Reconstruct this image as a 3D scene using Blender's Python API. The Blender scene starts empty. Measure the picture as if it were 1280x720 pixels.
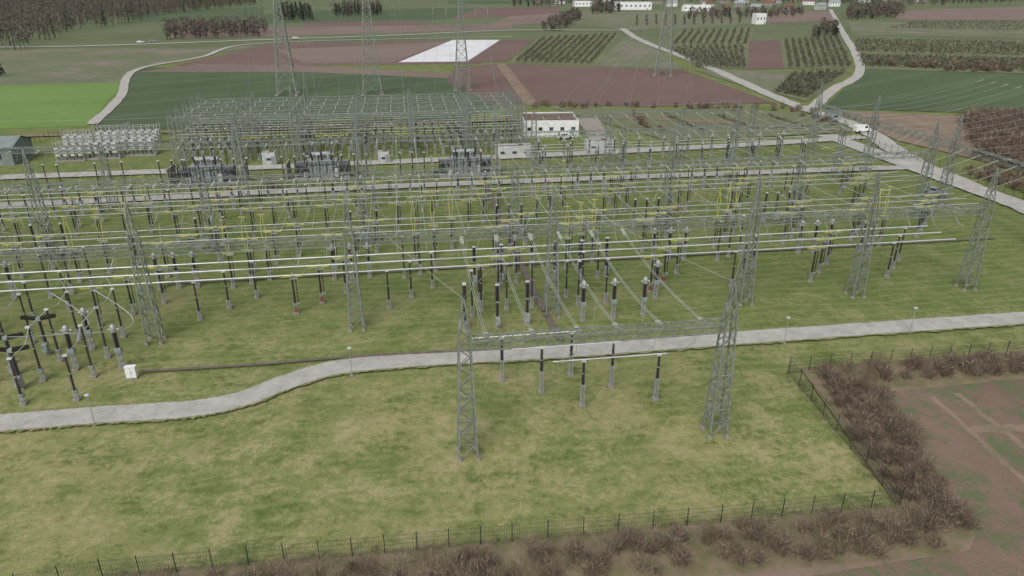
import bpy, math, random
import numpy as np
from mathutils import Vector
random.seed(7); rng=np.random.default_rng(11)
sc=bpy.context.scene
H=42.0; PITCH=math.radians(23.5); FPX=900.0
TH=math.radians(8.5)
def G(px,py,h=0.0):
    """site survey: a measured photo point back-projected on the level plane z=h"""
    a=(px-640)/FPX; b=-(py-360)/FPX
    dy=math.cos(PITCH)+b*math.sin(PITCH); dz=-math.sin(PITCH)+b*math.cos(PITCH)
    t=(H-h)/-dz
    return (a*t,dy*t)
def L(u,v):
    return (u*math.cos(TH)-v*math.sin(TH), u*math.sin(TH)+v*math.cos(TH))
def L3(u,v,z): 
    x,y=L(u,v); return (x,y,z)
def inv(x,y): return (x*math.cos(TH)+y*math.sin(TH), -x*math.sin(TH)+y*math.cos(TH))

# ------------------------------------------------------------ materials
def newmat(name):
    m=bpy.data.materials.new(name); m.use_nodes=True
    nt=m.node_tree; b=nt.nodes['Principled BSDF']
    return m,nt,b
def N(nt,t,**k):
    n=nt.nodes.new(t)
    for a,v in k.items(): setattr(n,a,v)
    return n
def mixc(nt,f,a,b):
    n=N(nt,'ShaderNodeMix',data_type='RGBA')
    for i,s in ((0,f),(6,a),(7,b)):
        if hasattr(s,'is_linked'): nt.links.new(s,n.inputs[i])
        elif i==0: n.inputs[0].default_value=s
        else: n.inputs[i].default_value=(s[0],s[1],s[2],1)
    return n.outputs[2]
def math_(nt,op,a,b=None,clamp=False):
    n=N(nt,'ShaderNodeMath',operation=op,use_clamp=clamp)
    for i,s in ((0,a),(1,b)):
        if s is None: continue
        if hasattr(s,'is_linked'): nt.links.new(s,n.inputs[i])
        else: n.inputs[i].default_value=s
    return n.outputs[0]
def noise(nt,vec,scale,detail=3,rough=.6):
    n=N(nt,'ShaderNodeTexNoise'); n.inputs['Scale'].default_value=scale
    n.inputs['Detail'].default_value=detail; n.inputs['Roughness'].default_value=rough
    nt.links.new(vec,n.inputs['Vector']); return n.outputs['Fac']
def mrange(nt,v,a,b,c=0.,d=1.):
    n=N(nt,'ShaderNodeMapRange'); nt.links.new(v,n.inputs[0])
    for i,x in enumerate((a,b,c,d)): n.inputs[i+1].default_value=x
    return n.outputs[0]
def coords(nt,angle=0):
    tc=N(nt,'ShaderNodeTexCoord')
    if not angle: return tc.outputs['Object']
    mp=N(nt,'ShaderNodeMapping'); mp.inputs['Rotation'].default_value=(0,0,angle)
    nt.links.new(tc.outputs['Object'],mp.inputs[0]); return mp.outputs[0]
def pm(name,c1,c2=None,scale=3.,rough=.6,metal=0.,bump=0.):
    m,nt,b=newmat(name); c2=c2 or tuple(x*.7 for x in c1)
    v=coords(nt); f=mrange(nt,noise(nt,v,scale,2),.35,.65)
    nt.links.new(mixc(nt,f,c1,c2),b.inputs['Base Color'])
    b.inputs['Roughness'].default_value=rough; b.inputs['Metallic'].default_value=metal
    return m
def grass_mat():
    m,nt,b=newmat('grass'); v=coords(nt)
    sx=N(nt,'ShaderNodeSeparateXYZ'); nt.links.new(v,sx.inputs[0])
    near=mrange(nt,sx.outputs[1],62,98)
    big=noise(nt,v,.05,4,.62); med=noise(nt,v,.22,5,.68); fine=noise(nt,v,1.2,5,.78); ff=noise(nt,v,6,3,.85)
    a=mixc(nt,near,(.265,.270,.108),(.142,.184,.062))
    a=mixc(nt,mrange(nt,big,.43,.58,0,.7),a,mixc(nt,near,(.155,.205,.062),(.122,.175,.050)))
    s=math_(nt,'ADD',math_(nt,'MULTIPLY',med,.55),math_(nt,'MULTIPLY',fine,.45))
    a=mixc(nt,mrange(nt,s,.505,.60,0,.8),a,mixc(nt,near,(.43,.37,.215),(.25,.235,.115)))
    a=mixc(nt,mrange(nt,s,.485,.40,0,.8),a,(.088,.130,.036))
    s2=math_(nt,'ADD',math_(nt,'MULTIPLY',noise(nt,v,.09,5,.72),.6),math_(nt,'MULTIPLY',fine,.4))
    a=mixc(nt,mrange(nt,s2,.51,.59,0,.65),a,mixc(nt,near,(.38,.33,.18),(.23,.225,.105)))
    s3=math_(nt,'ADD',math_(nt,'MULTIPLY',noise(nt,v,.13,5,.7),.6),math_(nt,'MULTIPLY',ff,.4))
    a=mixc(nt,mrange(nt,s3,.46,.40,0,.6),a,(.115,.165,.045))
    a=mixc(nt,mrange(nt,ff,.45,.66,0,.5),a,(.090,.108,.042))
    v2=coords(nt,-TH); w=N(nt,'ShaderNodeTexWave'); w.bands_direction='Y'; nt.links.new(v2,w.inputs['Vector'])
    w.inputs['Scale'].default_value=.16; w.inputs['Distortion'].default_value=7; w.inputs['Detail'].default_value=3; w.inputs['Detail Scale'].default_value=.4
    a=mixc(nt,mrange(nt,w.outputs['Fac'],.6,1,0,.22),a,(.31,.29,.13))
    nt.links.new(a,b.inputs['Base Color']); b.inputs['Roughness'].default_value=.95
    bp=N(nt,'ShaderNodeBump'); bp.inputs['Strength'].default_value=.6; bp.inputs['Distance'].default_value=.2
    nt.links.new(math_(nt,'ADD',fine,ff),bp.inputs['Height']); nt.links.new(bp.outputs[0],b.inputs['Normal'])
    b.inputs['Specular IOR Level'].default_value=.1
    return m
def field_mat(name,c1,c2,angle=0.,row=2.,amt=.25,patch=.02,c3=None,tram=0.,p3=(.52,.62)):
    m,nt,b=newmat(name); v0=coords(nt); v=coords(nt,angle or .0001)
    sx=N(nt,'ShaderNodeSeparateXYZ'); nt.links.new(v,sx.inputs[0])
    big=noise(nt,v0,patch,4,.65); fine=noise(nt,v0,.6,4,.75)
    f=mrange(nt,math_(nt,'ADD',math_(nt,'MULTIPLY',big,.65),math_(nt,'MULTIPLY',fine,.35)),.38,.62)
    a=mixc(nt,f,c1,c2)
    if c3: 
        q=math_(nt,'ADD',math_(nt,'MULTIPLY',noise(nt,v0,patch*4,5,.7),.5),math_(nt,'MULTIPLY',noise(nt,v0,2.2,4,.8),.5))
        a=mixc(nt,mrange(nt,q,p3[0],p3[1]),a,c3)
    if amt:
        s=math_(nt,'SINE',math_(nt,'MULTIPLY',math_(nt,'ADD',sx.outputs[0],math_(nt,'MULTIPLY',fine,.15*row)),6.283/row))
        a=mixc(nt,mrange(nt,s,-1,1,0,amt),a,tuple(x*.5 for x in c2))
    if tram:
        fr=math_(nt,'FRACT',math_(nt,'DIVIDE',sx.outputs[0],tram))
        t1=math_(nt,'LESS_THAN',fr,.03); t2=math_(nt,'LESS_THAN',math_(nt,'ABSOLUTE',math_(nt,'SUBTRACT',fr,.12)),.015)
        a=mixc(nt,math_(nt,'MULTIPLY',math_(nt,'MAXIMUM',t1,t2),.35),a,tuple(min(1,x*1.9+.03) for x in c1))
    nt.links.new(a,b.inputs['Base Color']); b.inputs['Roughness'].default_value=.95
    bp=N(nt,'ShaderNodeBump'); bp.inputs['Strength'].default_value=.5; bp.inputs['Distance'].default_value=.2
    nt.links.new(noise(nt,v0,2.5,3,.8),bp.inputs['Height']); nt.links.new(bp.outputs[0],b.inputs['Normal'])
    b.inputs['Specular IOR Level'].default_value=.1
    return m
M_grass=grass_mat()
M_gravel=field_mat('gravel_path',(.42,.405,.375),(.335,.32,.295),0,5,.0,.3,c3=(.26,.25,.20),p3=(.55,.68))
M_steel=pm('galvanised_steel',(.25,.28,.25),(.15,.175,.15),1.2,.55,.25)
M_lsteel=pm('light_galvanised',(.42,.44,.43),(.28,.30,.29),3,.5,.4)
M_alu=pm('aluminium_tube',(.66,.68,.68),(.54,.56,.56),1,.4,.3)
M_alu2=pm('weathered_aluminium',(.50,.52,.51),(.38,.40,.39),.7,.5,.3)
M_wire=pm('conductor_aluminium',(.44,.46,.45),(.32,.34,.33),1,.5,.3)
M_line=pm('line_conductor',(.26,.27,.27),(.19,.20,.20),1,.6,.3)
M_dark=pm('brown_porcelain',(.052,.040,.038),(.028,.022,.022),4,.3)
M_grn=pm('greenish_insulator',(.34,.38,.30),(.22,.26,.20),4,.4)
M_yel=pm('yellow_paint',(.56,.53,.14),(.40,.39,.11),3,.5)
M_red=pm('red_oxide_paint',(.25,.07,.06),(.17,.055,.045),4,.6)
M_conc=pm('concrete',(.30,.28,.245),(.20,.185,.155),2,.9)
M_white=pm('white_paint',(.74,.75,.74),(.62,.63,.62),1,.5)
M_pale=pm('pale_grey_enamel',(.50,.52,.50),(.36,.38,.37),1.5,.6)
M_tgrey=pm('transformer_grey',(.29,.33,.33),(.18,.21,.21),1.5,.5)
M_shed=pm('shed_cladding',(.20,.24,.22),(.15,.18,.17),.5,.6)
M_black=pm('black_rubber',(.02,.02,.02),(.03,.03,.03),5,.7)
M_fence=pm('dark_green_fence',(.028,.04,.032),(.02,.03,.025),5,.6)
M_trench=pm('trench_cover',(.16,.13,.11),(.10,.085,.07),1.2,.9)
M_roof=pm('gravel_roof',(.16,.095,.07),(.11,.065,.05),.6,.9)
M_tile=pm('roof_tile',(.20,.09,.06),(.12,.07,.05),.8,.9)
M_glass=pm('window_glass',(.03,.04,.05),(.05,.06,.07),2,.15)
M_soil=pm('leaf_litter',(.20,.155,.10),(.125,.12,.055),.7,.95)
M_tw=[pm('twig_brown',(.150,.105,.080),(.10,.072,.055),3,.9),pm('twig_red',(.19,.12,.095),(.125,.08,.065),3,.9),
      pm('twig_tan',(.31,.25,.175),(.22,.175,.12),3,.9),pm('hedge_green',(.10,.125,.05),(.065,.09,.035),3,.9)]
M_og=[pm('orchard_branch',(.085,.085,.052),(.058,.063,.038),.5,.9),pm('orchard_net',(.145,.145,.10),(.11,.11,.075),.5,.9)]
M_tree=[pm('bare_crown',(.110,.092,.072),(.075,.064,.050),.2,.9),pm('bare_crown_grey',(.16,.14,.115),(.115,.10,.08),.2,.9),
        pm('conifer',(.030,.052,.026),(.020,.036,.019),.3,.9),pm('trunk',(.07,.05,.04),(.05,.04,.03),2,.9)]

# ------------------------------------------------------------ mesh builder
class MB:
    def __init__(s): s.V=[];s.F=[];s.M=[]
    def prism(s,p,q,r,n=4,m=0,r2=None,caps=False):
        p=Vector(p);q=Vector(q);d=q-p
        if d.length<1e-6:return
        d.normalize(); a=Vector((0,0,1)) if abs(d.z)<.9 else Vector((1,0,0))
        x=d.cross(a).normalized(); y=d.cross(x); r2=r if r2 is None else r2; o=len(s.V)
        for c,rr in ((p,r),(q,r2)):
            for i in range(n):
                t=2*math.pi*(i+.5)/n; s.V.append(c+x*(rr*math.cos(t))+y*(rr*math.sin(t)))
        for i in range(n):
            j=(i+1)%n; s.F.append((o+i,o+j,o+n+j,o+n+i)); s.M.append(m)
        if caps:
            s.F.append(tuple(o+i for i in range(n))[::-1]); s.M.append(m)
            s.F.append(tuple(o+n+i for i in range(n))); s.M.append(m)
    def bar(s,p,q,w,m=0): s.prism(p,q,w*.707,4,m)
    def poly(s,pts,r,n=4,m=0):
        for a,b in zip(pts[:-1],pts[1:]): s.prism(a,b,r,n,m)
    def box(s,c,d,m=0,rz=0.):
        o=len(s.V); cs,sn=math.cos(rz),math.sin(rz)
        for k in (-.5,.5):
            for i,j in ((-.5,-.5),(.5,-.5),(.5,.5),(-.5,.5)):
                x=i*d[0];y=j*d[1]; s.V.append(Vector((c[0]+x*cs-y*sn,c[1]+x*sn+y*cs,c[2]+k*d[2])))
        for f in ((3,2,1,0),(4,5,6,7),(0,1,5,4),(1,2,6,5),(2,3,7,6),(3,0,4,7)):
            s.F.append(tuple(o+i for i in f)); s.M.append(m)
    def lathe(s,p,q,prof,n=8,m=0):
        p=Vector(p);q=Vector(q);d=q-p;Ln=d.length;d.normalize()
        a=Vector((0,0,1)) if abs(d.z)<.9 else Vector((1,0,0)); x=d.cross(a).normalized();y=d.cross(x);o=len(s.V)
        for t,r in prof:
            for i in range(n):
                an=2*math.pi*i/n; s.V.append(p+d*(t*Ln)+x*(r*math.cos(an))+y*(r*math.sin(an)))
        for k in range(len(prof)-1):
            for i in range(n):
                j=(i+1)%n; s.F.append((o+k*n+i,o+k*n+j,o+(k+1)*n+j,o+(k+1)*n+i)); s.M.append(m)
        s.F.append(tuple(o+(len(prof)-1)*n+i for i in range(n))); s.M.append(m)
    def ins(s,p,q,r=.12,sheds=10,m=1,n=8):
        pr=[(0,r*.8)]
        for k in range(sheds):
            t=(k+.15)/sheds; pr+=[(t,r*.7),(t+.35/sheds,r*1.45),(t+.5/sheds,r*.75)]
        pr.append((1,r*.8)); s.lathe(p,q,pr,n,m)
    def mesh(s,name,mats):
        me=bpy.data.meshes.new(name); me.from_pydata([tuple(v) for v in s.V],[],s.F)
        for x in mats: me.materials.append(x)
        me.polygons.foreach_set('material_index',s.M); me.update(); return me
    def obj(s,name,mats,parent=None):
        o=bpy.data.objects.new(name,s.mesh(name,mats)); sc.collection.objects.link(o)
        if parent: o.parent=parent
        return o
def place(name,me,x,y,rz=TH,sc_=1.,parent=None,z=0):
    o=bpy.data.objects.new(name,me); o.location=(x,y,z); o.rotation_euler=(0,0,rz); o.scale=(sc_,)*3
    sc.collection.objects.link(o)
    if parent: o.parent=parent
    return o
def empty(name):
    o=bpy.data.objects.new(name,None); sc.collection.objects.link(o); o.empty_display_size=.5; return o

# ------------------------------------------------------------ sheets (ground, fields, roads)
zc=[0.0]
def sheet(name,pts,mat,z=None):
    if z is None: zc[0]+=.006; z=zc[0]
    me=bpy.data.meshes.new(name); me.from_pydata([(x,y,z) for x,y in pts],[],[tuple(range(len(pts)))])
    me.materials.append(mat); o=bpy.data.objects.new(name,me); sc.collection.objects.link(o)
    if me.polygons[0].normal.z<0: me.flip_normals()
    return o
def psheet(name,px,mat): return sheet(name,[G(*p) for p in px],mat)
def smooth(pts,n=8):
    P=[Vector((*p,0)) for p in pts]; P=[P[0]*2-P[1]]+P+[P[-1]*2-P[-2]]; out=[]
    for i in range(1,len(P)-2):
        for k in range(n):
            t=k/n; a,b,c,d=P[i-1:i+3]
            out.append(.5*((2*b)+(c-a)*t+(2*a-5*b+4*c-d)*t*t+(3*b-a-3*c+d)*t**3))
    out.append(P[-2]); return out
def road(name,pts,w,mat,wob=.12,seg=10):
    P=smooth(pts,seg); zc[0]+=.006; V=[];F=[]
    for i,p in enumerate(P):
        d=(P[min(i+1,len(P)-1)]-P[max(i-1,0)]).normalized(); n=Vector((-d.y,d.x,0))
        for sgn in (-1,1):
            q=p+n*(sgn*w/2*(1+random.uniform(-wob,wob))); V.append((q.x,q.y,zc[0]))
    for i in range(len(P)-1): F.append((2*i,2*i+1,2*i+3,2*i+2))
    me=bpy.data.meshes.new(name); me.from_pydata(V,[],F); me.materials.append(mat)
    if me.polygons[0].normal.z<0: me.flip_normals()
    o=bpy.data.objects.new(name,me); sc.collection.objects.link(o); return o
sheet('ground',[(-9000,-3000),(9000,-3000),(9000,14000),(-9000,14000)],M_grass,0)

F_green=field_mat('winter_crop',(.095,.128,.072),(.072,.102,.055),math.radians(50),3,.12,.012,tram=24)
F_green2=field_mat('meadow_grass',(.135,.165,.088),(.10,.13,.066),.4,5,.1,.015,c3=(.20,.175,.12))
F_bright=field_mat('young_crop',(.165,.255,.080),(.130,.215,.062),.2,6,.10,.03)
F_brown=field_mat('ploughed_field',(.185,.128,.112),(.145,.100,.088),math.radians(-35),3,.22,.012)
F_brown2=field_mat('ploughed_field_light',(.23,.178,.15),(.18,.138,.116),math.radians(40),4,.2,.01)
F_mott=field_mat('mottled_meadow',(.155,.175,.105),(.12,.145,.08),.3,6,.1,.008,c3=(.23,.19,.16),p3=(.50,.56))
F_film=field_mat('crop_film_sheet',(.72,.72,.73),(.60,.60,.62),math.radians(-40),3.,.3,.05)
F_orch=field_mat('orchard_grass',(.17,.185,.105),(.135,.15,.085),.3,5,.1,.02,c3=(.20,.17,.125))
F_crop=field_mat('sprouting_soil',(.205,.145,.115),(.155,.110,.087),0,1,0,.06,c3=(.110,.140,.066),p3=(.49,.57))
F_earth=field_mat('bare_earth',(.26,.195,.15),(.20,.15,.115),.3,5,.1,.05,c3=(.14,.15,.08))
psheet('far_field',[(-400,-14),(1700,-14),(1700,-2),(-400,-2)],F_mott)
psheet('far_field',[(-300,-2),(1500,-2),(1500,66),(-300,66)],F_green2)
for nm,p,m in [
 ('meadow',[(-200,62),(250,60),(330,55),(172,85),(155,104),(-200,118)],F_mott),
 ('meadow',[(60,58),(205,32),(215,52)],F_green2),
 ('field',[(210,48),(330,46),(640,36),(640,30),(330,34),(215,38)],F_brown2),
 ('field',[(330,30),(560,24),(600,10),(420,12),(300,20)],F_green),
 ('field',[(150,30),(330,20),(330,8),(180,14)],F_green),
 ('field',[(380,34),(520,31),(540,26),(380,28)],F_brown),
 ('field',[(560,24),(700,18),(700,8),(600,10)],F_brown),
 ('field',[(600,34),(720,26),(740,14),(640,20)],F_brown2),
 ('field',[(560,6),(760,4),(740,0),(560,1)],F_green),
 ('field',[(-200,112),(157,103),(108,158),(-200,168)],F_bright),
 ('field',[(215,82),(345,54),(640,50),(600,80),(380,82)],F_brown),
 ('field',[(345,62),(480,56),(560,52),(490,78),(380,79)],F_brown2),
 ('field',[(172,85),(380,82),(570,94),(622,134),(560,154),(340,160),(118,163),(122,152)],F_green),
 ('field',[(176,90),(380,90),(560,98),(572,92),(380,82),(250,80)],F_brown2),
 ('crop_film',[(498,78),(584,77),(625,50),(566,50)],F_film),
 ('field',[(588,78),(628,50),(668,49),(634,78)],F_brown),
 ('orchard_ground',[(636,79),(674,47),(776,42),(736,82)],F_orch),
 ('field',[(738,83),(785,44),(815,58),(856,87)],F_mott),
 ('field',[(568,84),(622,80),(655,131),(622,134),(560,104)],F_brown),
 ('field',[(632,80),(790,86),(855,88),(968,129),(800,134),(672,131)],F_brown),
 ('field_margin',[(621,81),(632,80),(674,132),(656,132)],F_earth),
 ('orchard_ground',[(830,58),(850,38),(942,35),(935,87),(868,84)],F_orch),
 ('field',[(936,52),(975,50),(980,86),(934,87)],F_brown),
 ('orchard_ground',[(975,50),(1048,44),(1068,85),(980,86)],F_orch),
 ('meadow',[(700,28),(780,38),(850,36),(940,30),(940,14),(740,14)],F_mott),
 ('field',[(940,30),(1045,26),(1035,14),(940,16)],F_brown2),
 ('field',[(1100,14),(1500,2),(1500,26),(1125,25)],F_brown2),
 ('field',[(1060,28),(1500,26),(1500,52),(1066,44)],F_mott),
 ('orchard_ground',[(1068,48),(1500,54),(1500,98),(1080,87)],F_orch),
 ('field',[(1080,88),(1500,98),(1500,150),(1028,136)],F_green),
 ('field',[(868,88),(935,88),(1000,90),(960,118)],F_mott),
 ('orchard_ground',[(985,92),(1064,88),(1008,128),(966,116)],F_orch),
 ('bare_ground',[(1048,139),(1215,146),(1300,200),(1280,215),(1120,176)],F_earth),
 ('meadow',[(690,136),(1000,140),(1060,166),(840,178)],F_orch),
 ]: psheet(nm,p,m)
psheet('field_edge',[(1000,462),(1500,425),(1700,1200),(-300,1200),(-300,790),(160,720),(1122,636)],F_earth)
psheet('field',[(1098,492),(1500,455),(1900,1100),(1050,1100),(980,728),(1212,690),(1218,672)],F_crop)
psheet('hedge_ground',[(1000,462),(1500,428),(1500,458),(1100,490),(1216,672),(1195,694),(900,722),(700,760),(60,790),(-300,900),(-300,790),(160,720),(1122,634)],M_soil)
for a,b in (((1165,498),(1330,650)),((1195,494),(1380,640))):
    road('tractor_track',[G(*a),G((a[0]+b[0])/2,(a[1]+b[1])/2),G(*b)],.7,F_earth,.4)
road('tractor_track',[G(1215,540),G(1300,535),G(1400,520)],1.2,F_earth,.4)
gp=lambda l:[G(*p) for p in l]
pathpx=[(-160,545),(0,531),(120,521),(240,513),(305,500),(360,479),(430,460),(560,449),(700,441),(900,426),(1080,413),(1280,399),(1450,388)]
road('path_verge',gp(pathpx),3.9,field_mat('worn_verge',(.27,.255,.15),(.20,.20,.10),0,5,0,.3,c3=(.16,.19,.07),p3=(.46,.52)),.10,30)
road('gravel_path',gp(pathpx),3.2,M_gravel,.045,30)
road('farm_road',gp([(778,36),(800,50),(880,82),(960,118),(1010,138),(1075,160),(1130,196),(1200,228),(1300,270),(1420,330)]),5.5,M_gravel)
road('farm_road',gp([(1038,12),(1052,38),(1075,84),(1042,112),(1015,136)]),4.5,M_gravel)
road('farm_road',gp([(116,156),(150,122),(170,88),(250,72),(335,54),(640,46)]),3.4,M_gravel)
road('country_road',gp([(-100,60),(100,58),(330,50),(500,44),(640,38),(785,38)]),6,M_gravel)
road('yard_road',[L(-140,174),L(-60,174),L(30,177),L(90,181),G(1080,172)],4.5,M_gravel,.04)
road('yard_road',[L(-140,149),L(-60,151),L(-10,153),L(60,153),L(118,152)],3.6,M_gravel,.04)
road('yard_road',[L(119,190),L(119,152),L(120,110)],6,M_gravel,.04)
psheet('paved_yard',[(722,150),(745,146),(765,176),(740,182)],M_conc)
road('farm_road',[L(-110,222),L(-20,222),L(36,226),L(70,224),L(118,200),G(1062,165)],3.0,F_earth)
road('cable_trench',gp([(176,467),(320,458),(460,447),(640,438)]),.5,M_trench,.02)
road('cable_trench',[L(17.8,78),L(17.0,100),L(16.8,150)],.9,M_trench,.02)
road('cable_trench',[L(-36,104),L(30,104),L(100,104)],.5,M_trench,.02)

# ------------------------------------------------------------ lattice structures
def lattice_column(h=13.,spire=17.6,w0=1.7,w1=.95,leg=.13,dg=.065):
    b=MB(); wid=lambda z: (w0+(w1-w0)*z/h) if z<=h else w1+(.12-w1)*(z-h)/(spire-h)
    zs=[0.]; 
    while zs[-1]<h-.4: zs.append(zs[-1]+max(.85,wid(zs[-1])*.85))
    zs[-1]=h; 
    while zs[-1]<spire-.5: zs.append(zs[-1]+1.0)
    zs[-1]=spire
    C=lambda z,i:(wid(z)/2*(1,1,-1,-1)[i],wid(z)/2*(1,-1,-1,1)[i],z+.3)
    for k in range(len(zs)-1):
        a,c=zs[k],zs[k+1]
        for i in range(4):
            j=(i+1)%4
            b.bar(C(a,i),C(c,i),leg if a<h else leg*.6)
            if k%2: b.bar(C(a,i),C(c,j),dg)
            else: b.bar(C(a,j),C(c,i),dg)
            if a<h*.5: b.bar(C(c,i),C(c,j),dg)
    for i in range(4):
        x,y,_=C(0,i); b.box((x,y,.15),(.42,.42,.36),1)
    return b.mesh('lattice_column',[M_steel,M_conc])
def truss(b,p,q,w=.95,pan=1.05,ch=.10,dg=.055,m=0):
    p=Vector(p);q=Vector(q);d=(q-p);Ln=d.length;d.normalize();s=Vector((-d.y,d.x,0))*(w/2);u=Vector((0,0,w*.4))
    n=max(2,int(Ln/pan)); cs=[s+u,s-u,-s-u,-s+u]
    for c in cs: b.bar(p+c,q+c,ch,m)
    for k in range(n):
        a=p+d*(Ln*k/n); e=p+d*(Ln*(k+1)/n)
        for i in range(4):
            j=(i+1)%4
            if k%2: b.bar(a+cs[i],e+cs[j],dg,m)
            else: b.bar(a+cs[j],e+cs[i],dg,m)
        b.bar(e+cs[0],e+cs[3],dg,m)
ME_col=lattice_column(leg=.15,dg=.075)
ME_colA=lattice_column(13,16.2,1.75,.95,.16,.085)
ME_colB=lattice_column(12,12.8,1.5,.9)
def gantry(cols,h=12.,pts=None,mes=None,w=1.15,pan=1.05):
    root=empty('portal_gantry'); P=pts or [L(u,v) for u,v in cols]; mes=mes or [ME_col]
    for i,(x,y) in enumerate(P): place('lattice_column',mes[i%len(mes)],x,y,parent=root)
    b=MB()
    for (x,y),(X,Y) in zip(P[:-1],P[1:]):
        d=Vector((X-x,Y-y,0)).normalized()*.5
        truss(b,(x+d.x,y+d.y,h),(X-d.x,Y-d.y,h),w,pan)
    b.obj('crossbeam',[M_steel],root); return root
cu=[-82,-57,-32.2,-7.5,18.1,45.4]
gantry([(4.2,56.6),(28.9,56.6)],mes=[ME_colA])
gantry([(u,85.6) for u in cu+[62.2,79.7]])
gantry([(u,117.6) for u in cu+[70,95]],mes=[ME_colB,ME_col])
gantry([(u,145.5) for u in cu+[70,95]],mes=[ME_col,ME_colB])
gantry(None,pts=[L(104,100),L(104,123),L(103,147),L(103,170)],w=1.3)
gantry([(30,166),(48,166),(66,166),(84,166)],mes=[ME_colB])
y2=(180,187,194,201,208)
for v in y2:
    gantry([(u,v) for u in (-54,-40,-26,-12,2,16,30)],mes=[ME_colB,ME_colB,ME_col] if v in (180,208) else [ME_colB],h=11.,w=.8,pan=1.6)

# conductors -------------------------------------------------
def span(b,p,q,sag,r=.035,n=8,ins=True,m=0,cross=True):
    p=Vector(p);q=Vector(q);d=(q-p);Ln=d.length;dn=d.normalized()
    f=lambda t: p+d*t-Vector((0,0,4*sag*t*(1-t)))
    t0=1.9/Ln if ins else 0
    b.poly([f(t0+(1-2*t0)*k/n) for k in range(n+1)],r,3,m)
    if ins:
        for a,c in ((0,t0),(1,1-t0)): b.ins(f(a),f(c),.10,7,1,6)
cb=MB()
A=[6.3,10.6,14.9,18.6,22.8,27.0]
for u in A:
    for e in (-.11,.11): span(cb,L3(u+e,57.1,12),L3(u+e,85.1,12),.9,.027,12)
    cb.poly([L3(u,59.2,11.7),L3(u+.2,59.3,10.3),L3(u+.5,60.5,8.2),L3(u+.3,62.8,6.2),L3(u,63.4,5.7)],.024,4) if u>12 else None
bays=[-82+12.4*k for k in range(15)]
for b0 in bays:
    for i in range(3):
        u=b0+2.2+i*3.7
        if u<79: span(cb,L3(u,86.1,12),L3(u,117.1,12),1.0,.034)
        if u<95: span(cb,L3(u,118.1,12),L3(u,145,12),.9,.034)
        if u>28 and u<86: span(cb,L3(u,146,12),L3(u,165.5,12),.6,.034)
        for v in (85.6,117.6,145.5):
            if u<79: cb.poly([L3(u,v-1.9,11.7),L3(u,v-1.3,10.6),L3(u,v-.5,9.9),L3(u,v+.5,9.9),L3(u,v+1.3,10.6),L3(u,v+1.9,11.7)],.028,3)
cb.obj('overhead_conductor',[M_wire,M_grn])
cb=MB()
for vv,v2 in zip(y2[:-1],y2[1:]):
    for k in range(24):
        u=-52+k*3.5
        span(cb,L3(u,vv+.4,11),L3(u,v2-.4,11),.3,.035,3)
cb.obj('overhead_conductor',[M_wire,M_grn])
cb=MB()
for v0 in (100,123.5,147.5):
    for i in range(5):
        v=v0+3+i*4.2; span(cb,L3(103.4,v,12),L3(88 if v0>100 else 80.5,v-2,8),.8,.034)
        span(cb,L3(104.2,v,12),L3(150,v+6,17),1.5,.028)
for v,us in ((85.6,cu+[62.2,79.7]),(117.6,[-57,-7.5,45.4,95]),(145.5,[-82,-32.2,18.1,70])):
    for a,c in zip(us[:-1],us[1:]): span(cb,L3(a,v,17.8),L3(c,v,17.8),.6,.02,8,False)
for a,c in (((4.2,56.6),(18.1,85.6)),((28.9,56.6),(18.1,85.6)),((28.9,56.6),(45.4,85.6)),((4.2,56.6),(-7.5,85.6))):
    span(cb,L3(*a,16.4),L3(*c,17.8),.5,.02,8,False)
for v in (88.2,98.9,104.5,113,120,132.3,140):
    for k,u in enumerate(cu[:-1]): span(cb,L3(u,v,9.3),L3((cu+[70])[k+1],v,9.3),1.3,.030,8,False)
    span(cb,L3(45.4,v,9.3),L3(70,v,9.3),1.3,.030,8,False)
cb.obj('overhead_conductor',[M_wire,M_grn])

# ------------------------------------------------------------ switchgear meshes
MS=[M_lsteel,M_dark,M_yel,M_red,M_conc,M_alu,M_tgrey,M_white]
def stand(b,x,h,red=False,w=.34):
    b.box((x,0,.1),(.7,.7,.3),4)
    if red: b.box((x,0,.65),(.42,.42,.6),3)
    for i,j in ((-1,-1),(1,-1),(1,1),(-1,1)): b.bar((x+i*w/2,j*w/2,.2),(x+i*w/2,j*w/2,h),.07,0)
    k=.3; s=1
    while k<h-.3:
        for j in (-1,1):
            b.bar((x-s*w/2,j*w/2,k),(x+s*w/2,j*w/2,k+.4),.045,0); b.bar((x+j*w/2,-s*w/2,k),(x+j*w/2,s*w/2,k+.4),.045,0)
        k+=.4; s=-s
    b.box((x,0,h),(.5,.5,.12),0)
def mk_post(h0,h1):
    b=MB(); stand(b,0,h0); b.ins((0,0,h0+.06),(0,0,(h0+h1)/2),.14,8); b.ins((0,0,(h0+h1)/2+.06),(0,0,h1),.12,8)
    b.prism((0,0,(h0+h1)/2-.04),(0,0,(h0+h1)/2+.12),.15,8,0,caps=True); b.box((0,0,h1+.08),(.45,.3,.18),5); return b.mesh('post_insulator',MS)
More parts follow.
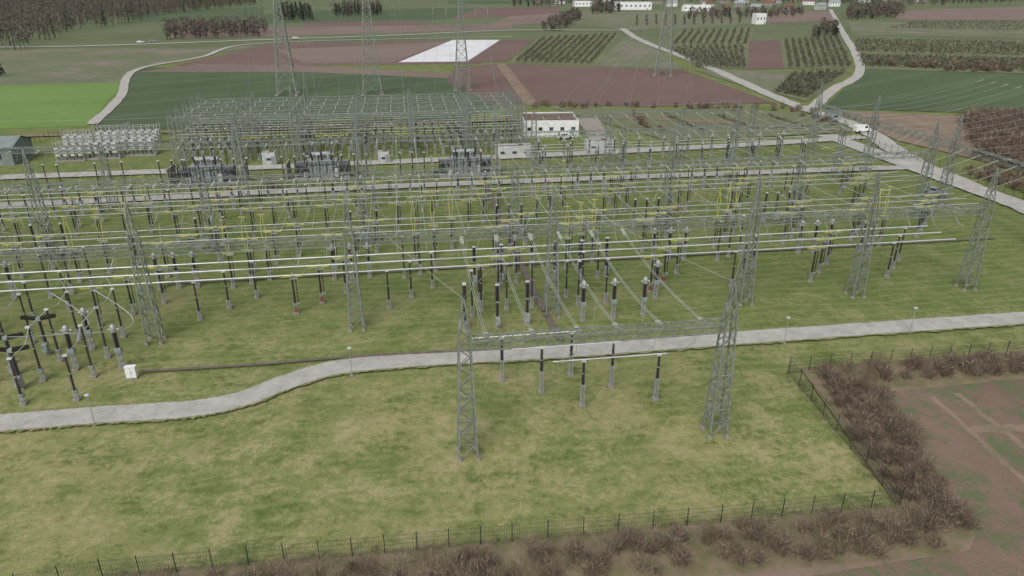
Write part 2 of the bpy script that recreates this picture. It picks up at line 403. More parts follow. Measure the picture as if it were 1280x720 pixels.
def mk_panto(red,ext=0.):
    b=MB(); stand(b,0,1.5,red)
    b.ins((0,0,1.56),(0,0,3.4),.15,8); b.ins((0,0,3.46),(0,0,5.0),.13,8); b.prism((.42,0,1.5),(.42,0,5.0),.06,6,1)
    b.bar((-.0,0,1.5),(.6,0,1.5),.16,0); b.box((.2,0,5.12),(1.0,.4,.22),0)
    if ext:
        mid=5.2+(ext-5.2)*.5
        for s in (-1,1):
            y=.1*s
            b.bar((.08*s,y,5.2),(.34*s,y,mid),.065,2); b.bar((.34*s,y,mid),(.05*s,y,ext),.055,2)
        b.bar((-.5,0,ext),(.5,0,ext),.07,2); b.bar((-.8,0,5.35),(.8,0,5.35),.09,2)
    else:
        for y in (-.15,.15):
            b.bar((-1.4,y,5.35),(1.4,y,5.55),.07,2); b.bar((-1.4,y,5.6),(1.4,y,5.38),.07,2)
        b.bar((-1.4,-.5,5.6),(-1.4,.5,5.6),.08,2); b.bar((1.4,-.5,5.6),(1.4,.5,5.6),.08,2); b.bar((0,-.7,5.62),(0,.7,5.62),.08,2)
    return b.mesh('pantograph_disconnector',MS)
def mk_ct():
    b=MB(); stand(b,0,2.2,w=.45); b.box((0,0,2.5),(.7,.6,.55),6); b.ins((0,0,2.78),(0,0,4.7),.2,11)
    b.lathe((0,0,4.7),(0,0,5.7),[(0,.2),(.1,.34),(.55,.36),(.8,.28),(1,.1)],10,0); b.prism((-.6,0,5.1),(.6,0,5.1),.07,6,5,caps=True); return b.mesh('current_transformer',MS)
def mk_cb():
    b=MB()
    for x in (-2.2,0,2.2):
        stand(b,x,1.9,w=.4); b.ins((x,0,2.0),(x,0,3.7),.15,9); b.box((x,0,3.8),(.35,.35,.22),6)
        b.ins((x,0,3.9),(x,0,5.6),.19,9); b.box((x,0,5.68),(.4,.3,.14),5)
    b.box((0,0,1.95),(5.0,.35,.2),0); b.box((0,-.55,1.4),(.9,.6,1.3),6); return b.mesh('circuit_breaker',MS)
def mk_cbh():
    b=MB(); stand(b,0,1.6,w=.4); b.ins((0,0,1.7),(0,0,4.6),.17,14); b.box((0,0,4.75),(.5,.5,.4),6)
    b.ins((.2,0,4.8),(1.9,0,5.05),.2,9); b.ins((-.2,0,4.8),(-1.9,0,5.05),.2,9); b.box((0,-.5,1.1),(.6,.5,1.),6); return b.mesh('circuit_breaker_pole',MS)
def mk_cbv():
    b=MB(); stand(b,0,1.6,w=.42); b.box((0,-.5,1.2),(.55,.45,1.),6); b.ins((0,0,1.7),(0,0,3.6),.17,10); b.box((0,0,3.72),(.4,.4,.24),6)
    b.ins((0,0,3.84),(0,0,6.0),.22,11); b.box((0,0,6.08),(.5,.3,.16),5); return b.mesh('circuit_breaker_pole',MS)
P1=mk_post(2.6,5.4); P2=mk_post(1.2,5.4); P3=mk_post(1.5,6.6)
PA=mk_panto(False); PR=mk_panto(True); PX=mk_panto(False,10.3); CT=mk_ct(); CB=mk_cb(); CH=mk_cbh(); CV=mk_cbv()
def put(me,name,u,v,rz=TH,s=1.):
    x,y=L(u,v); return place(name,me,x,y,rz+random.uniform(-.02,.02),s*random.uniform(.985,1.015))
tubes=MB()
def tube_u(u0,u1,v,h,r=.10,m=0): tubes.prism(L3(u0,v,h),L3(u1,v,h),r,8,m,caps=True)
for v,(a,c) in ((63.4,(17,25.1)),(66.7,(13.2,21.1)),(69.8,(9.3,17.2))):
    put(P1,'post_insulator',a,v); put(P1,'post_insulator',c,v); tube_u(a-3.3,c+.8,v,5.6,.07)
    for t in (a-3.3,c+.8):
        k=min(A,key=lambda q:abs(q-t)); tubes.poly([L3(t,v,5.6),L3(t+.1,v-2,6.6),L3(k,v-3.5,8.6),L3(k,v-4,11.2)],.025,4,1)
sysv=[91.2,107.2,123.0,134.5]
for si,v0 in enumerate(sysv):
    for i in range(3):
        tube_u(-92,81 if si==0 else 98,v0+3.1*i,5.62,.09 if si==0 else .065,0 if si==0 else 1)
    for k in range(-5,10):
        u0=-28.2+12.4*k+(0,4,1.5,6)[si]
        for i in range(3):
            u=u0+3.1*i; v=v0+3.1*i
            if u>(82 if si==0 else 100): continue
            if si==0: 
                if k%2==0: put(P2,'post_insulator',u,v)
                else: put(PR if (k%4==1 and i<2) else PA,'pantograph_disconnector',u,v)
            elif si==1: put(PX if k%4==2 else PA,'pantograph_disconnector',u,v)
            elif si==2: put(PX if k%6==4 else (PR if k%4==2 and i==1 else PA),'pantograph_disconnector',u,v)
            else: put(PA if k%2 else P2,'pantograph_disconnector' if k%2 else 'post_insulator',u,v)
for k in range(-5,9):
    for i in range(3):
        if k%4==0: put(PX,'pantograph_disconnector',-26+12.4*k+2.4*i,101.6+i*1.2)
        elif k%2: put(CT,'current_transformer',-24+12.4*k+2.6*i,102.6)
        else: put(P3,'post_insulator',-26+12.4*k+2.4*i,101.6+i*1.2)
    if k%2: put(CB,'circuit_breaker',-20+12.4*k,118.6)
    for i in range(3): put(CT if k%2 else P1,'current_transformer' if k%2 else 'post_insulator',-27+12.4*k+2.8*i,142.2)
for u,v,me,n in [(6.3,82.5,P3,'post_insulator'),(7.6,86.8,P3,'post_insulator'),(10.5,83.0,CV,'circuit_breaker_pole'),(14.5,83.6,CV,'circuit_breaker_pole'),(6.4,83.9,CV,'circuit_breaker_pole'),
     (21.9,83.4,CT,'current_transformer'),(26.1,83.6,CT,'current_transformer'),(30.3,83.8,CT,'current_transformer'),(33.8,89,CT,'current_transformer'),
     (22.4,88.2,P3,'post_insulator'),(26.4,88.4,P3,'post_insulator'),(12.5,88.6,P3,'post_insulator'),(16,88.6,P3,'post_insulator'),(9,88.6,P3,'post_insulator'),
     (21,97.4,CV,'circuit_breaker_pole'),(25,97.6,CV,'circuit_breaker_pole'),(29,98,CV,'circuit_breaker_pole'),(9,97.4,CV,'circuit_breaker_pole'),(13,97.6,CV,'circuit_breaker_pole')]:
    put(me,n,u,v,TH)
for u in (-36.5,-41.8,-47.2,-52.6):
    for v in (72.5,77.4,82,87.4):
        put(P3 if v>75 else P2,'post_insulator',u+random.uniform(-.1,.1),v)
    tubes.poly([L3(u,87.4,6.7),L3(u,84.5,6.2),L3(u,82,6.7)],.04,6,1)
    tubes.poly([L3(u,82,6.7),L3(u,77.4,6.7)],.06,6,1); tubes.poly([L3(u,77.4,6.7),L3(u+.2,75.5,5.6),L3(u,72.5,5.5)],.04,6,1)
    tubes.poly([L3(u,87.4,6.7),L3(u-1,89,7.3),L3(u-2,90.5,7.1),L3(u-3,91.2,5.7)],.035,6,1)
for u,v in ((-43.5,76),(-45.5,79.3),(-44,84),(-50,76.5),(-51,80),(-55,78)): put(CH,'circuit_breaker_pole',u,v,TH)
for u,v in ((-39.2,79.5),(-39.2,84.5),(-34,79)): put(CT,'current_transformer',u,v,TH)
for i in range(2):
    a=-39+i*-5; pts=[]
    for t in np.linspace(0,1,12): pts.append(L3(a+6*math.sin(t*math.pi),88-12*t,5.6-2.2*math.sin(t*math.pi)+.8))
    tubes.poly(pts,.045,6,1)
tubes.obj('tubular_busbar',[M_alu,M_alu2])
dd=MB()
for b0 in bays:
    for i in range(3):
        u=b0+2.2+i*3.7
        for v in (94.3+random.uniform(-3,3),103.5,110,116,121,128+random.uniform(-2,2),137,142):
            if u<78 and random.random()<.7:
                z1=11.1; e=random.uniform(-2.4,2.4); f=random.uniform(.5,1.5)
                dd.poly([L3(u,v,z1),L3(u+e*.1,v+.5,z1-1.4),L3(u+e*.35,v+f,8.6),L3(u+e*.7,v+f*.9,6.9),L3(u+e,v+.2,5.7)],.023,3)
dd.obj('dropper_cable',[M_wire])
for vv in (183.5,190.5,197.5,204.5):
    for k in range(13):
        u=-53+k*6.5
        me,n=random.choice([(PA,'pantograph_disconnector'),(P1,'post_insulator'),(CT,'current_transformer'),(CB,'circuit_breaker'),(P3,'post_insulator')])
        put(me,n,u,vv)
        if me is not CB: put(me,n,u+2.1,vv); put(me,n,u+4.2,vv)
t2=MB()
for vv in (183.5,190.5,197.5,204.5):
    for d in (-2,2): t2.prism(L3(-55,vv+d,6.4),L3(31,vv+d,6.4),.07,6,0)
for i in range(3): t2.prism(L3(26,158+i*3,5.7),L3(96,158+i*3,5.7),.07,6,0)
t2.obj('tubular_busbar',[M_alu2])
for k in range(11):
    for i in range(3): put(P3 if k%2 else P1,'post_insulator',30+k*6.4+i*1.2,158+i*3)
    put(CT,'current_transformer',32+k*6.3,170.5)
for k in range(-6,4):
    for i in range(3): put(P3,'post_insulator',-26+12.4*k+i*2.6,156.6)

# ------------------------------------------------------------ power transformers
def mk_tr():
    b=MB(); b.box((0,0,.15),(12,7,.35),2)
    b.box((0,0,2.1),(6.2,2.6,3.4),0); b.box((0,0,3.9),(6.6,3.0,.2),0)
    for k in range(9): b.box((-2.8+k*.7,-1.4,2.1),(.1,.22,3.2),0); b.box((-2.8+k*.7,1.4,2.1),(.1,.22,3.2),0)
    for s in (-1,1):
        for k in range(12): b.box((s*(3.6+.19*k),0,2.2),(.07,2.4,2.8),0)
        b.bar((s*3.2,0,3.5),(s*5.8,0,3.5),.2,0); b.box((s*5.95,0,2.2),(.12,2.6,3.0),3)
        for x in (s*4.2,s*5.3): b.prism((x,-1.25,2.6),(x,-1.4,2.6),.45,12,3,caps=True); b.prism((x,-1.25,1.5),(x,-1.4,1.5),.45,12,3,caps=True)
    b.prism((-2.6,.9,5.0),(2.4,.9,5.0),.55,12,0,caps=True)
    for x in (-2,2): b.bar((x,.9,4),(x,.9,4.6),.2,0)
    for x in (-2,0,2): b.ins((x,-.7,4.0),(x*1.15,-1.3,6.1),.19,9,1)
    for x in (-1.2,0,1.2): b.ins((x,.2,4.0),(x,.2,5.1),.13,6,4)
    for x in (-2.2,-.6,1.0,2.6): b.prism((x,-1.55,.4),(x,-1.55,3.7),.07,6,3)
    b.bar((-3.0,-1.6,3.2),(3.0,-1.6,3.2),.12,3)
    b.box((3.0,-2.2,1.4),(.9,.6,1.8),4); b.box((-3.6,-2.3,1.1),(.8,.5,1.3),4)
    return b.mesh('power_transformer',[M_tgrey,M_dark,M_conc,M_black,M_pale])
TR=mk_tr()
for px,py in ((262,228),(405,221),(582,217)):
    x,y=G(px,py); place('power_transformer',TR,x,y)
    u,v=inv(x,y)
    for i in range(3): put(P3,'post_insulator',u-3+i*3,v+6); put(P3,'post_insulator',u-3+i*3,v-6.5)
    w=MB()
    for s in (-1,1): w.box((*L(u+s*7.6,v),1.9),(.3,6,3.8),0,TH)
    w.obj('fire_wall',[M_conc])

# ------------------------------------------------------------ buildings
def flat_building(name,x,y,w,d,h,rz,wall=M_white,roof=M_roof,nwin=5,door=True):
    root=empty(name); root.location=(x,y,0); root.rotation_euler=(0,0,rz)
    b=MB(); b.box((0,0,h/2),(w,d,h)); 
    for s in (-1,1): b.box((0,s*(d/2-.12),h+.22),(w,.24,.44)); b.box((s*(w/2-.12),0,h+.22),(.24,d-.48,.44))
    b.obj('walls',[wall],root)
    b=MB(); b.box((0,0,h+.05),(w-.5,d-.5,.1)); 
    b.box((w*.2,d*.1,h+.3),(1.2,1.2,.4)); b.obj('roof',[roof],root)
    b=MB()
    for k in range(nwin):
        X=-w/2+w*(k+.5)/nwin; b.box((X,-d/2-.02,h*.55),(w/nwin*.36,.08,h*.22)); b.box((X,d/2+.02,h*.55),(w/nwin*.36,.08,h*.22))
    b.obj('windows',[M_glass],root)
    if door:
        b=MB(); b.box((w*.38,-d/2-.05,1.1),(1.2,.08,2.2)); b.obj('door',[M_tgrey],root)
    return root
x,y=G(683,172); flat_building('control_building',x+1,y+7.5,15.5,13.5,4.2,TH*.4)
flat_building('relay_kiosk',*G(642,196),9,3,2.6,TH,nwin=3,wall=M_pale); flat_building('relay_kiosk',*G(748,188),7,3,2.4,TH,nwin=2,wall=M_pale)
flat_building('relay_kiosk',*G(338,205),3.,2.4,2.6,TH,nwin=1,wall=M_pale); flat_building('relay_kiosk',*G(480,203),2.6,2.2,2.4,TH,nwin=1,wall=M_pale)
flat_building('relay_kiosk',*G(1040,150),4,3,2.5,.3,nwin=1,wall=M_tgrey)
flat_building('industrial_hall',*G(790,12),48,20,9,0,nwin=8,roof=M_tgrey)
flat_building('industrial_hall',*G(730,8),30,18,7,.1,nwin=6,roof=M_tgrey)
flat_building('industrial_hall',*G(870,14),34,16,7,-.1,nwin=6,roof=M_tgrey)
flat_building('industrial_hall',*G(948,30),10,8,9,.2,nwin=3)
def gable_house(x,y,w,d,h,rz,wall=M_white,roof=M_tile,name='farm_house'):
    root=empty(name); root.location=(x,y,0); root.rotation_euler=(0,0,rz)
    b=MB(); b.box((0,0,h/2),(w,d,h)); r=d*(.35 if name=='farm_house' else .15)
    o=len(b.V); b.V+= [Vector(p) for p in ((-w/2,-d/2,h),(-w/2,d/2,h),(-w/2,0,h+r),(w/2,-d/2,h),(w/2,d/2,h),(w/2,0,h+r))]
    b.F+=[(o,o+2,o+1),(o+3,o+4,o+5)]; b.M+=[0,0]; b.obj('walls',[wall],root)
    b=MB(); e=.5
    for s in (-1,1):
        o=len(b.V); b.V+=[Vector(p) for p in ((-w/2-e,s*(d/2+e),h-e*.7+.1),(w/2+e,s*(d/2+e),h-e*.7+.1),(w/2+e,0,h+r+.1),(-w/2-e,0,h+r+.1))]
        b.F.append((o,o+1,o+2,o+3)); b.M.append(0)
    b.obj('roof',[roof],root)
    b=MB()
    for k in range(4):
        for z in ([h*.3,h*.75] if h>4.5 else [h*.5]): b.box((-w/2+w*(k+.5)/4,-d/2-.03,z),(1.1,.1,1.2))
    b.obj('windows',[M_glass],root)
for px,py,w in [(860,14,14),(885,10,16),(905,16,12),(925,9,15),(960,8,18),(985,13,14),(1010,6,16),(1042,8,15),(700,5,14),(670,3,16),(820,5,18),(880,4,14),(1080,4,16),(760,2,16),(930,3,18),(905,4,16),(945,14,13),(970,4,15),(1000,2,18),(1025,12,12),(840,8,15),(1150,2,18),(1110,1,18)]:
    x,y=G(px,py); gable_house(x,y,w,9,5.5,random.uniform(-.6,.6),wall=random.choice([M_white,M_pale,M_conc]),roof=random.choice([M_tile,M_tile,M_tgrey]))
x,y=G(-2,207); gable_house(x-9,y+4,24,11,4.3,TH,wall=M_shed,roof=M_shed,name='storage_shed')

b=MB()
b.box((0,0,.15),(8,4,.3),2)
for i in (-3,-1,1,3):
    for j in (-1.2,1.2):
        b.ins((i,j,.3),(i,j,1.5),.14,5,1)
        for z in range(3): b.box((i,j,1.8+z*.95),(1.1,1.0,.6),0)
        b.ins((i,j,4.1),(i,j,5.2),.1,5,0)
for j in (-1.2,1.2):
    b.bar((-3.5,j,5.3),(3.5,j,5.3),.12,3)
    for i in (-3.8,3.8): b.bar((i,j,.2),(i,j,6.2),.14,3)
CAP=b.mesh('capacitor_bank',[M_pale,M_dark,M_conc,M_lsteel])
for px,py in ((88,200),(132,197),(174,193),(100,186),(142,183),(182,181)):
    x,y=G(px,py); place('capacitor_bank',CAP,x+random.uniform(-1,1),y,TH,random.uniform(.85,1.05))

# ------------------------------------------------------------ transmission pylons
def mk_pylon(h=58.,w0=7.5):
    b=MB(); wid=lambda z: w0+(2.0-w0)*z/36 if z<36 else 2.0+(0.6-2.0)*(z-36)/(h-36)
    zs=[0.]
    while zs[-1]<h-1: zs.append(zs[-1]+max(1.8,wid(zs[-1])*.75))
    zs[-1]=h
    C=lambda z,i:Vector((wid(z)/2*(1,1,-1,-1)[i],wid(z)/2*(1,-1,-1,1)[i],z))
    for a,c in zip(zs[:-1],zs[1:]):
        for i in range(4):
            j=(i+1)%4; b.bar(C(a,i),C(c,i),.32); b.bar(C(a,i),C(c,j),.15); b.bar(C(a,j),C(c,i),.15); b.bar(C(c,i),C(c,j),.13)
    for z,l in ((38,13),(46,10),(53,7)):
        for s in (-1,1):
            tip=Vector((s*l,0,z))
            for i in range(4):
                p=C(z if i%2 else z+2.2,i)
                if p.x*s>0: b.bar(p,tip,.16); 
            b.bar(C(z+2.2,0 if s>0 else 2),tip,.14); b.bar(C(z,0 if s>0 else 3),tip,.14)
            for f in (1,.55): b.ins((s*l*f,0,z),(s*l*f,0,z-3),.16,8,1,6)
    for i in range(4): x,y,_=C(0,i); b.box((x,y,.3),(1.4,1.4,.7),2)
    return b.mesh('transmission_pylon',[M_steel,M_grn,M_conc])
PY=mk_pylon(); pyl=[(360,118),(466,118),(578,112),(829,94)]
cb=MB()
for k,(px,py) in enumerate(pyl):
    x,y=G(px,py); s_=(.95,.95,.8,.95)[k]; place('transmission_pylon',PY,x,y,TH*(1 if k<3 else -2),s_)
    for z,l in ((38,13),(46,10),(53,7)):
        for s in (-1,1):
            for f in (1,.55):
                p=Vector((x+s*l*f*s_,y,(z-3)*s_))
                u,v=inv(x,y); 
                tgt=L3(max(-53,min(29,u*.75+s*f*l*.9+(z-46)*.4)),208,11.4) if k<3 else L3(60+s*f*16+(z-46)*1.2,166,12.2)
                if f==1 or k==3: span(cb,p,tgt,2.0,.036,10,False)
                if f==1 and k in (0,3): span(cb,p,(p.x*1.0+p.x*.35*(1 if k<3 else 1.5),p.y+320,p.z+4),7,.032,10,False)
cb.obj('transmission_line',[M_line,M_grn])
# ------------------------------------------------------------ vegetation
def soup(name,tri,mi,mats):
    n=len(tri); me=bpy.data.meshes.new(name); V=tri.reshape(-1,3)
    me.vertices.add(len(V)); me.vertices.foreach_set('co',V.astype(np.float32).ravel())
    me.loops.add(3*n); me.loops.foreach_set('vertex_index',np.arange(3*n,dtype=np.int32))
    me.polygons.add(n); me.polygons.foreach_set('loop_start',np.arange(0,3*n,3,dtype=np.int32))
    for m in mats: me.materials.append(m)
    me.polygons.foreach_set('material_index',mi.astype(np.int32)); me.update(calc_edges=True); me.validate()
    o=bpy.data.objects.new(name,me); sc.collection.objects.link(o); return o
def blades(base,dirv,ln,w):
    n=len(base); d=dirv/np.linalg.norm(dirv,axis=1,keepdims=True); r=rng.normal(size=(n,3)); s=np.cross(d,r); s/=np.linalg.norm(s,axis=1,keepdims=True)+1e-9
    T=np.empty((n,3,3)); T[:,0]=base-s*w[:,None]; T[:,1]=base+s*w[:,None]; T[:,2]=base+d*ln[:,None]; return T
def bush_rows(name,centres,N=260,hmin=1.3,hmax=2.6,tw=.03,mix=(.4,.3,.25,.05),wid=1.0,tl=(.35,.8),keep=1.):
    Ts=[];Ms=[]
    for (x,y) in centres:
        if random.random()>keep: continue
        s=random.uniform(hmin,hmax); r=s*.55*wid; n1=N//6; n=N-n1
        a=rng.uniform(0,6.283,n1); rr=rng.uniform(0,.25,n1)*r
        b=np.stack([x+rr*np.cos(a),y+rr*np.sin(a),np.zeros(n1)],1)
        d=np.stack([np.cos(a)*rng.uniform(.1,.7,n1),np.sin(a)*rng.uniform(.1,.7,n1),np.ones(n1)],1)
        Ts.append(blades(b,d,rng.uniform(.7,1.05,n1)*s,np.full(n1,tw*1.3)))
        a=rng.uniform(0,6.283,n); q=np.sqrt(rng.uniform(0,1,n)); z=rng.beta(2,1.6,n)
        sh=np.sin(np.clip(z*.85+.2,0,1)*math.pi)**.5
        b=np.stack([x+q*r*sh*np.cos(a),y+q*r*sh*np.sin(a),z*s*.9],1)
        d=np.stack([np.cos(a)*q,np.sin(a)*q,rng.uniform(.2,1.4,n)],1)+rng.normal(size=(n,3))*.35
        Ts.append(blades(b,d,rng.uniform(*tl,n),rng.uniform(.6,1.3,n)*tw))
        base=np.array(mix)*rng.uniform(.3,1.7,4); base/=base.sum(); Ms.append(rng.choice(4,n1+n,p=base))
    return soup(name,np.concatenate(Ts),np.concatenate(Ms),M_tw)
def fill(poly,step,jit=.5):
    P=np.array(poly); out=[]; x0,y0=P.min(0); x1,y1=P.max(0)
    for x in np.arange(x0,x1,step):
        for y in np.arange(y0,y1,step):
            X=x+random.uniform(-jit,jit)*step; Y=y+random.uniform(-jit,jit)*step; c=False; j=len(P)-1
            for i in range(len(P)):
                if (P[i][1]>Y)!=(P[j][1]>Y) and X<(P[j][0]-P[i][0])*(Y-P[i][1])/(P[j][1]-P[i][1])+P[i][0]: c=not c
                j=i
            if c: out.append((X,Y))
    return out
bush_rows('hedge',fill(gp([(1012,462),(1100,490),(1214,665),(1140,640),(1060,545)]),1.2),230,.9,2.6,.022,keep=.88)
bush_rows('hedge',fill(gp([(1030,464),(1500,430),(1500,452),(1100,482)]),1.4),200,1.1,2.4,.026,keep=.9)
bush_rows('hedge',fill(gp([(1125,645),(1200,655),(1205,688),(900,712),(700,735),(150,775),(-250,860),(-250,800),(190,736),(700,686)]),1.25),220,.7,2.6,.020,mix=(.32,.25,.36,.07),keep=.82)
fl=[]
for a,b_ in (((985,467),(1045,540)),((1045,540),(1124,634)),((1124,634),(900,656)),((900,656),(640,680)),((640,680),(400,702)),((400,702),(130,726))):
    A0=Vector((*G(*a),0)); B0=Vector((*G(*b_),0)); n=int((B0-A0).length/.45)
    for k in range(n):
        p=A0+(B0-A0)*(k/n); fl.append((p.x+random.gauss(0,.45),p.y+random.gauss(0,.45)))
bush_rows('tall_grass',fl,26,.3,.75,.018,(.1,.05,.5,.35),1.2,(.2,.45))
bush_rows('thicket',fill(gp([(1205,152),(1330,150),(1400,240),(1320,235),(1225,200)]),2.6),160,3,5.5,.10,(.6,.2,.18,.02),tl=(.8,1.8))
bush_rows('thicket',fill(gp([(1190,215),(1215,222),(1330,262),(1330,245),(1240,215)]),2.6),120,1.5,3,.08,tl=(.6,1.3))
bush_rows('thicket',fill(gp([(1100,78),(1280,84),(1400,90),(1400,93),(1200,90),(1090,82)]),5),80,2.,3.5,.16,(.4,.2,.2,.2),tl=(1,2))
for pl in ([(660,132),(840,133),(860,136),(660,136)],[(782,140),(792,140),(835,168),(815,170)],[(860,134),(1000,136),(1050,158),(1035,158),(985,140),(860,139)]):
    bush_rows('hedge',fill(gp(pl),2.8),90,1.2,2.3,.09,(.4,.2,.25,.15),tl=(.6,1.2),keep=.7)
bush_rows('shrub',[G(341,237)],260,3.2,3.4,.06,(.6,.2,.2,0),tl=(.5,1))
def orchard(q,nr,nt,h=2.6,nb=14,w=.28,mix=(.7,.3),rad=.5):
    a,b_,c,d=[np.array(G(*p)) for p in q]; Ts=[];Ms=[]
    for i in range(nr):
        s=(i+.5)/nr; p=a+(b_-a)*s; e=d+(c-d)*s
        for j in range(nt):
            t=(j+.5)/nt; x,y=p+(e-p)*t+rng.normal(size=2)*.25
            if random.random()<.05: continue
            hh=h*random.uniform(.75,1.15)
            B=np.stack([x+rng.normal(size=nb)*rad,y+rng.normal(size=nb)*rad,rng.uniform(.1,.75,nb)*hh],1)
            D=rng.normal(size=(nb,3))*.6+np.array([0,0,.7]); Ts.append(blades(B,D,rng.uniform(.4,.8,nb)*hh*.6,np.full(nb,w)))
            Ms.append(rng.choice(2,nb,p=mix))
    soup('orchard_trees',np.concatenate(Ts),np.concatenate(Ms),M_og)
orchard([(834,60),(930,58),(932,86),(872,85)],12,26)
orchard([(852,40),(940,37),(936,56),(838,56)],10,34)
orchard([(978,52),(1048,46),(1066,84),(984,86)],9,52)
orchard([(676,48),(774,43),(740,81),(642,78)],11,60,h=2.2)
orchard([(1070,50),(1070,66),(1400,74),(1400,56)],7,110,nb=12)
orchard([(1072,70),(1078,84),(1400,92),(1400,78)],6,110,nb=12)
orchard([(990,94),(1060,90),(1008,124),(970,116)],7,34)
orchard([(800,144),(985,144),(1040,160),(850,168)],3,26,h=1.2,nb=9)
orchard([(790,20),(930,18),(930,30),(790,33)],12,24,nb=10,w=.4)
orchard([(1110,36),(1140,28),(1400,27),(1400,42)],6,90,nb=10,w=.3)
def forest(name,poly,step,h=15,con=.1,nf=90,f=.9):
    Ts=[];Ms=[]
    for x,y in fill(poly,step):
        hh=h*random.uniform(.65,1.15); k=random.random()<con; r=hh*(.2 if k else .33)
        z=rng.uniform(.12 if k else .22,1,nf); prof=(1-z)*1.1+.05 if k else np.sin(np.clip((z-.15)/.9,0.02,1)*math.pi)**.6
        a=rng.uniform(0,6.283,nf); q=rng.uniform(.35,1,nf)*r*prof
        B=np.stack([x+q*np.cos(a),y+q*np.sin(a),z*hh],1); D=rng.normal(size=(nf,3)); D[:,2]+=(-.2 if k else .8)
        Ts.append(blades(B,D,rng.uniform(.8,1.6,nf)*f*1.5,rng.uniform(.3,.7,nf)*f)); Ms.append(np.full(nf,2) if k else rng.choice(2,nf,p=(.65,.35) if random.random()<.6 else (.3,.7)))
        T=blades(np.array([[x,y,0.]]*3),np.array([[.02,0,1.],[0,.03,1],[.03,.02,1]]),np.full(3,hh*.8),np.full(3,hh*.02)); Ts.append(T); Ms.append(np.full(3,3))
    if Ts: soup(name,np.concatenate(Ts),np.concatenate(Ms),M_tree)
forest('woodland',gp([(-250,64),(20,66),(90,42),(200,20),(320,6),(320,-2),(-250,0)]),13,16,.1,100,.7)
forest('woodland',gp([(208,50),(332,47),(334,38),(215,40)]),8,12,.05,100,.7)
forest('tree_row',gp([(348,27),(390,26),(388,18),(350,19)]),9,15,.8)
forest('tree_row',gp([(418,22),(480,20),(480,14),(418,15)]),11,14,.5)
forest('tree_row',gp([(150,4),(330,3),(330,-5),(150,-5)]),20,16,.3)
forest('woodland',gp([(-400,-6),(1700,-8),(1700,-16),(-400,-14)]),42,22,.3,70,2.2)
forest('tree_row',gp([(640,12),(800,4),(1100,6),(1100,1),(640,2)]),24,11,.15)
forest('tree_row',gp([(672,40),(700,40),(730,22),(715,20)]),8,9,.0)
forest('tree_row',gp([(860,26),(1010,22),(1010,16),(860,18)]),16,9,.2)
forest('tree_row',gp([(1060,26),(1130,22),(1125,12),(1060,15)]),10,12,.1)
forest('tree_row',gp([(1015,50),(1050,46),(1044,34),(1020,36)]),9,8,.1)
forest('tree_row',gp([(740,18),(775,17),(775,12),(740,12)]),10,12,.3)
forest('tree_row',gp([(1130,8),(1400,2),(1400,-2),(1130,2)]),22,12,.1)
X0,Y0=G(-6,95); forest('conifer_tree',[(X0-5,Y0-5),(X0+5,Y0-5),(X0+5,Y0+5),(X0-5,Y0+5)],8,9,1,200,.6)
# ------------------------------------------------------------ fence
def fence(pts,hgt=2.0,mesh=True,r=.05):
    b=MB(); 
    for (x,y),(X,Y) in zip(pts[:-1],pts[1:]):
        d=Vector((X-x,Y-y,0)); n=max(1,int(d.length/2.5)); 
        for k in range(n+1):
            p=Vector((x,y,0))+d*(k/n); b.prism(p,p+Vector((0,0,hgt+.15)),r,5,0)
        for z in (.15,.6,1.05,1.5,1.95): b.prism(Vector((x,y,z)),Vector((X,Y,z)),.014,3,0)
        if mesh:
            m=int(d.length/.2)
            for k in range(m):
                p=Vector((x,y,.1))+d*(k/m); b.prism(p,p+Vector((0,0,hgt-.1)),.011,3,0)
    b.obj('wire_mesh_fence',[M_fence])
fence(gp([(1500,432),(1280,444),(985,467),(1045,540),(1124,634),(900,656),(640,680),(400,702),(130,726),(-200,785)]),r=.042)
fence([L(124,105),L(124,150),L(123,190)],mesh=False)
fence([L(-100,180),L(-98,218),L(34,218),L(50,216)],mesh=False)

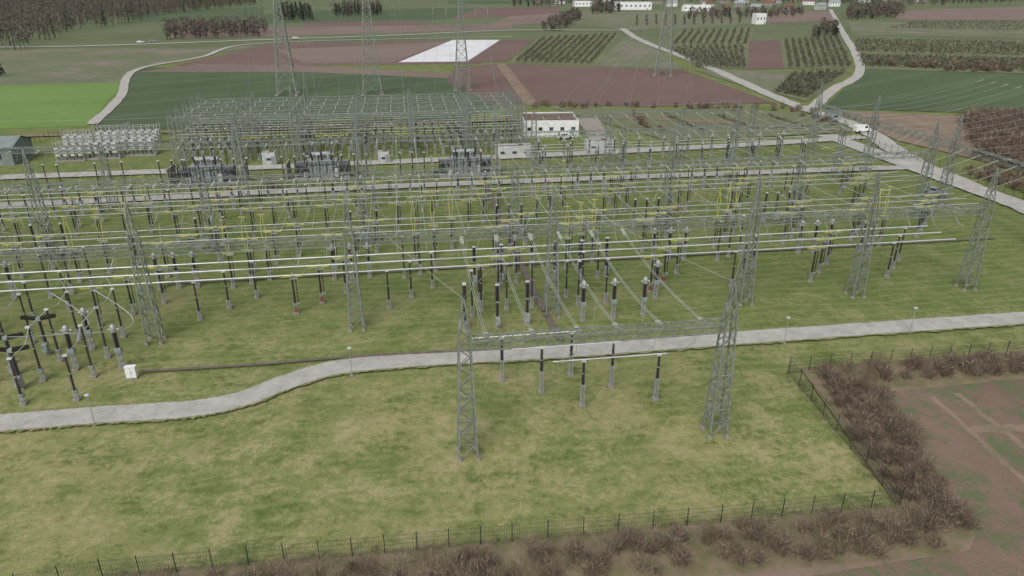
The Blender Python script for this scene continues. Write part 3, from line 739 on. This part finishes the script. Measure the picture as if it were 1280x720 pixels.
# ------------------------------------------------------------ lamps, cabinet, cars
b=MB(); b.box((0,0,.08),(.4,.4,.2),1); b.prism((0,0,0),(0,0,3.4),.045,8,0,.035)
b.lathe((0,0,3.4),(0,0,3.75),[(0,.06),(.3,.13),(.6,.14),(.62,.27),(.8,.22),(1,.05)],12,2)
LP=b.mesh('path_lamp',[M_lsteel,M_conc,M_pale])
for p in ((440,470),(119,532),(980,430),(1137,417)): place('path_lamp',LP,*G(*p))
b=MB(); b.box((0,0,.1),(1.2,.65,.24),1); b.box((0,0,.85),(1.1,.55,1.3),0); b.box((0,0,1.55),(1.2,.65,.1),0)
b.bar((0,-.285,.3),(0,-.285,1.45),.02,2); b.box((.12,-.3,.9),(.04,.05,.18),2)
CABM=b.mesh('control_cabinet',[M_white,M_conc,M_black]); place('control_cabinet',CABM,*G(166,473))
def mk_car(col,van=False):
    b=MB(); Lh=2.25
    side=[(-Lh,.35),(-Lh,.85),(-1.9,1.0),(-1.55,1.5),(.4,1.5),(1.05,1.02),(2.05,.88),(Lh,.6),(Lh,.35)] if not van else [(-2.5,.35),(-2.5,1.9),(-2.3,2.05),(1.2,2.05),(1.8,1.2),(2.5,1.05),(2.55,.35)]
    n=len(side)
    o=len(b.V)
    for y in (-.85,.85):
        for x,z in side: b.V.append(Vector((x,y*(1 if z<1.1 else .86),z)))
    b.F.append(tuple(range(o,o+n))); b.M.append(0); b.F.append(tuple(range(o+2*n-1,o+n-1,-1))); b.M.append(0)
    for i in range(n):
        j=(i+1)%n; b.F.append((o+i,o+n+i,o+n+j,o+j)); b.M.append(1 if (not van and i in (2,4)) or (van and i==3) else 0)
    for s in (-1,1):
        z0,z1=(1.04,1.42) if not van else (1.25,1.85)
        for xa,xb in ((-1.45,-.55),(-.48,.5)) if not van else ((.3,1.15),):
            b.box(((xa+xb)/2,s*.79,(z0+z1)/2),(xb-xa,.12,z1-z0),1)
        for x in (-1.4,1.4): b.prism((x,s*.68,.33),(x,s*.9,.33),.33,12,2,caps=True)
    return b.mesh('parked_car',[col,M_glass,M_black])
C1=mk_car(M_white,True); C2=mk_car(M_tgrey); C3=mk_car(M_white)
for me,nm,p,a in ((C1,'parked_van',(1077,166),.2),(C2,'parked_car',(1168,245),-1.),(C3,'parked_car',(176,54),.1),(C2,'parked_car',(192,53),.1),(C3,'parked_car',(370,49),.1),(C3,'parked_car',(706,174),.2)):
    place(nm,me,*G(*p),a,z=.25)
# ------------------------------------------------------------ light, camera
w=bpy.data.worlds.new('World'); sc.world=w; w.use_nodes=True; nt=w.node_tree; bg=nt.nodes['Background']
sky=nt.nodes.new('ShaderNodeTexSky'); sky.sky_type='NISHITA'; sky.sun_disc=False; sky.sun_elevation=math.radians(48); sky.sun_rotation=math.radians(200); sky.dust_density=4
hs=nt.nodes.new('ShaderNodeHueSaturation'); hs.inputs['Saturation'].default_value=.30
nt.links.new(sky.outputs[0],hs.inputs['Color']); nt.links.new(hs.outputs[0],bg.inputs[0]); bg.inputs[1].default_value=.15
ld=bpy.data.lights.new('sun','SUN'); ld.energy=1.4; ld.angle=math.radians(40); ld.color=(1,.97,.94)
lo=bpy.data.objects.new('sun',ld); sc.collection.objects.link(lo)
az=math.radians(200); el=math.radians(48)
sd=Vector((math.sin(az)*math.cos(el),math.cos(az)*math.cos(el),math.sin(el)))
lo.rotation_euler=sd.to_track_quat('Z','Y').to_euler()
cd=bpy.data.cameras.new('camera'); cd.sensor_width=36; cd.lens=FPX/1280*36; cd.clip_end=20000; cd.clip_start=.5
co=bpy.data.objects.new('camera',cd); co.location=(0,0,H); co.rotation_euler=(math.pi/2-PITCH,0,0); sc.collection.objects.link(co); sc.camera=co
sc.view_settings.view_transform='Standard'; sc.view_settings.look='None'; sc.view_settings.exposure=0
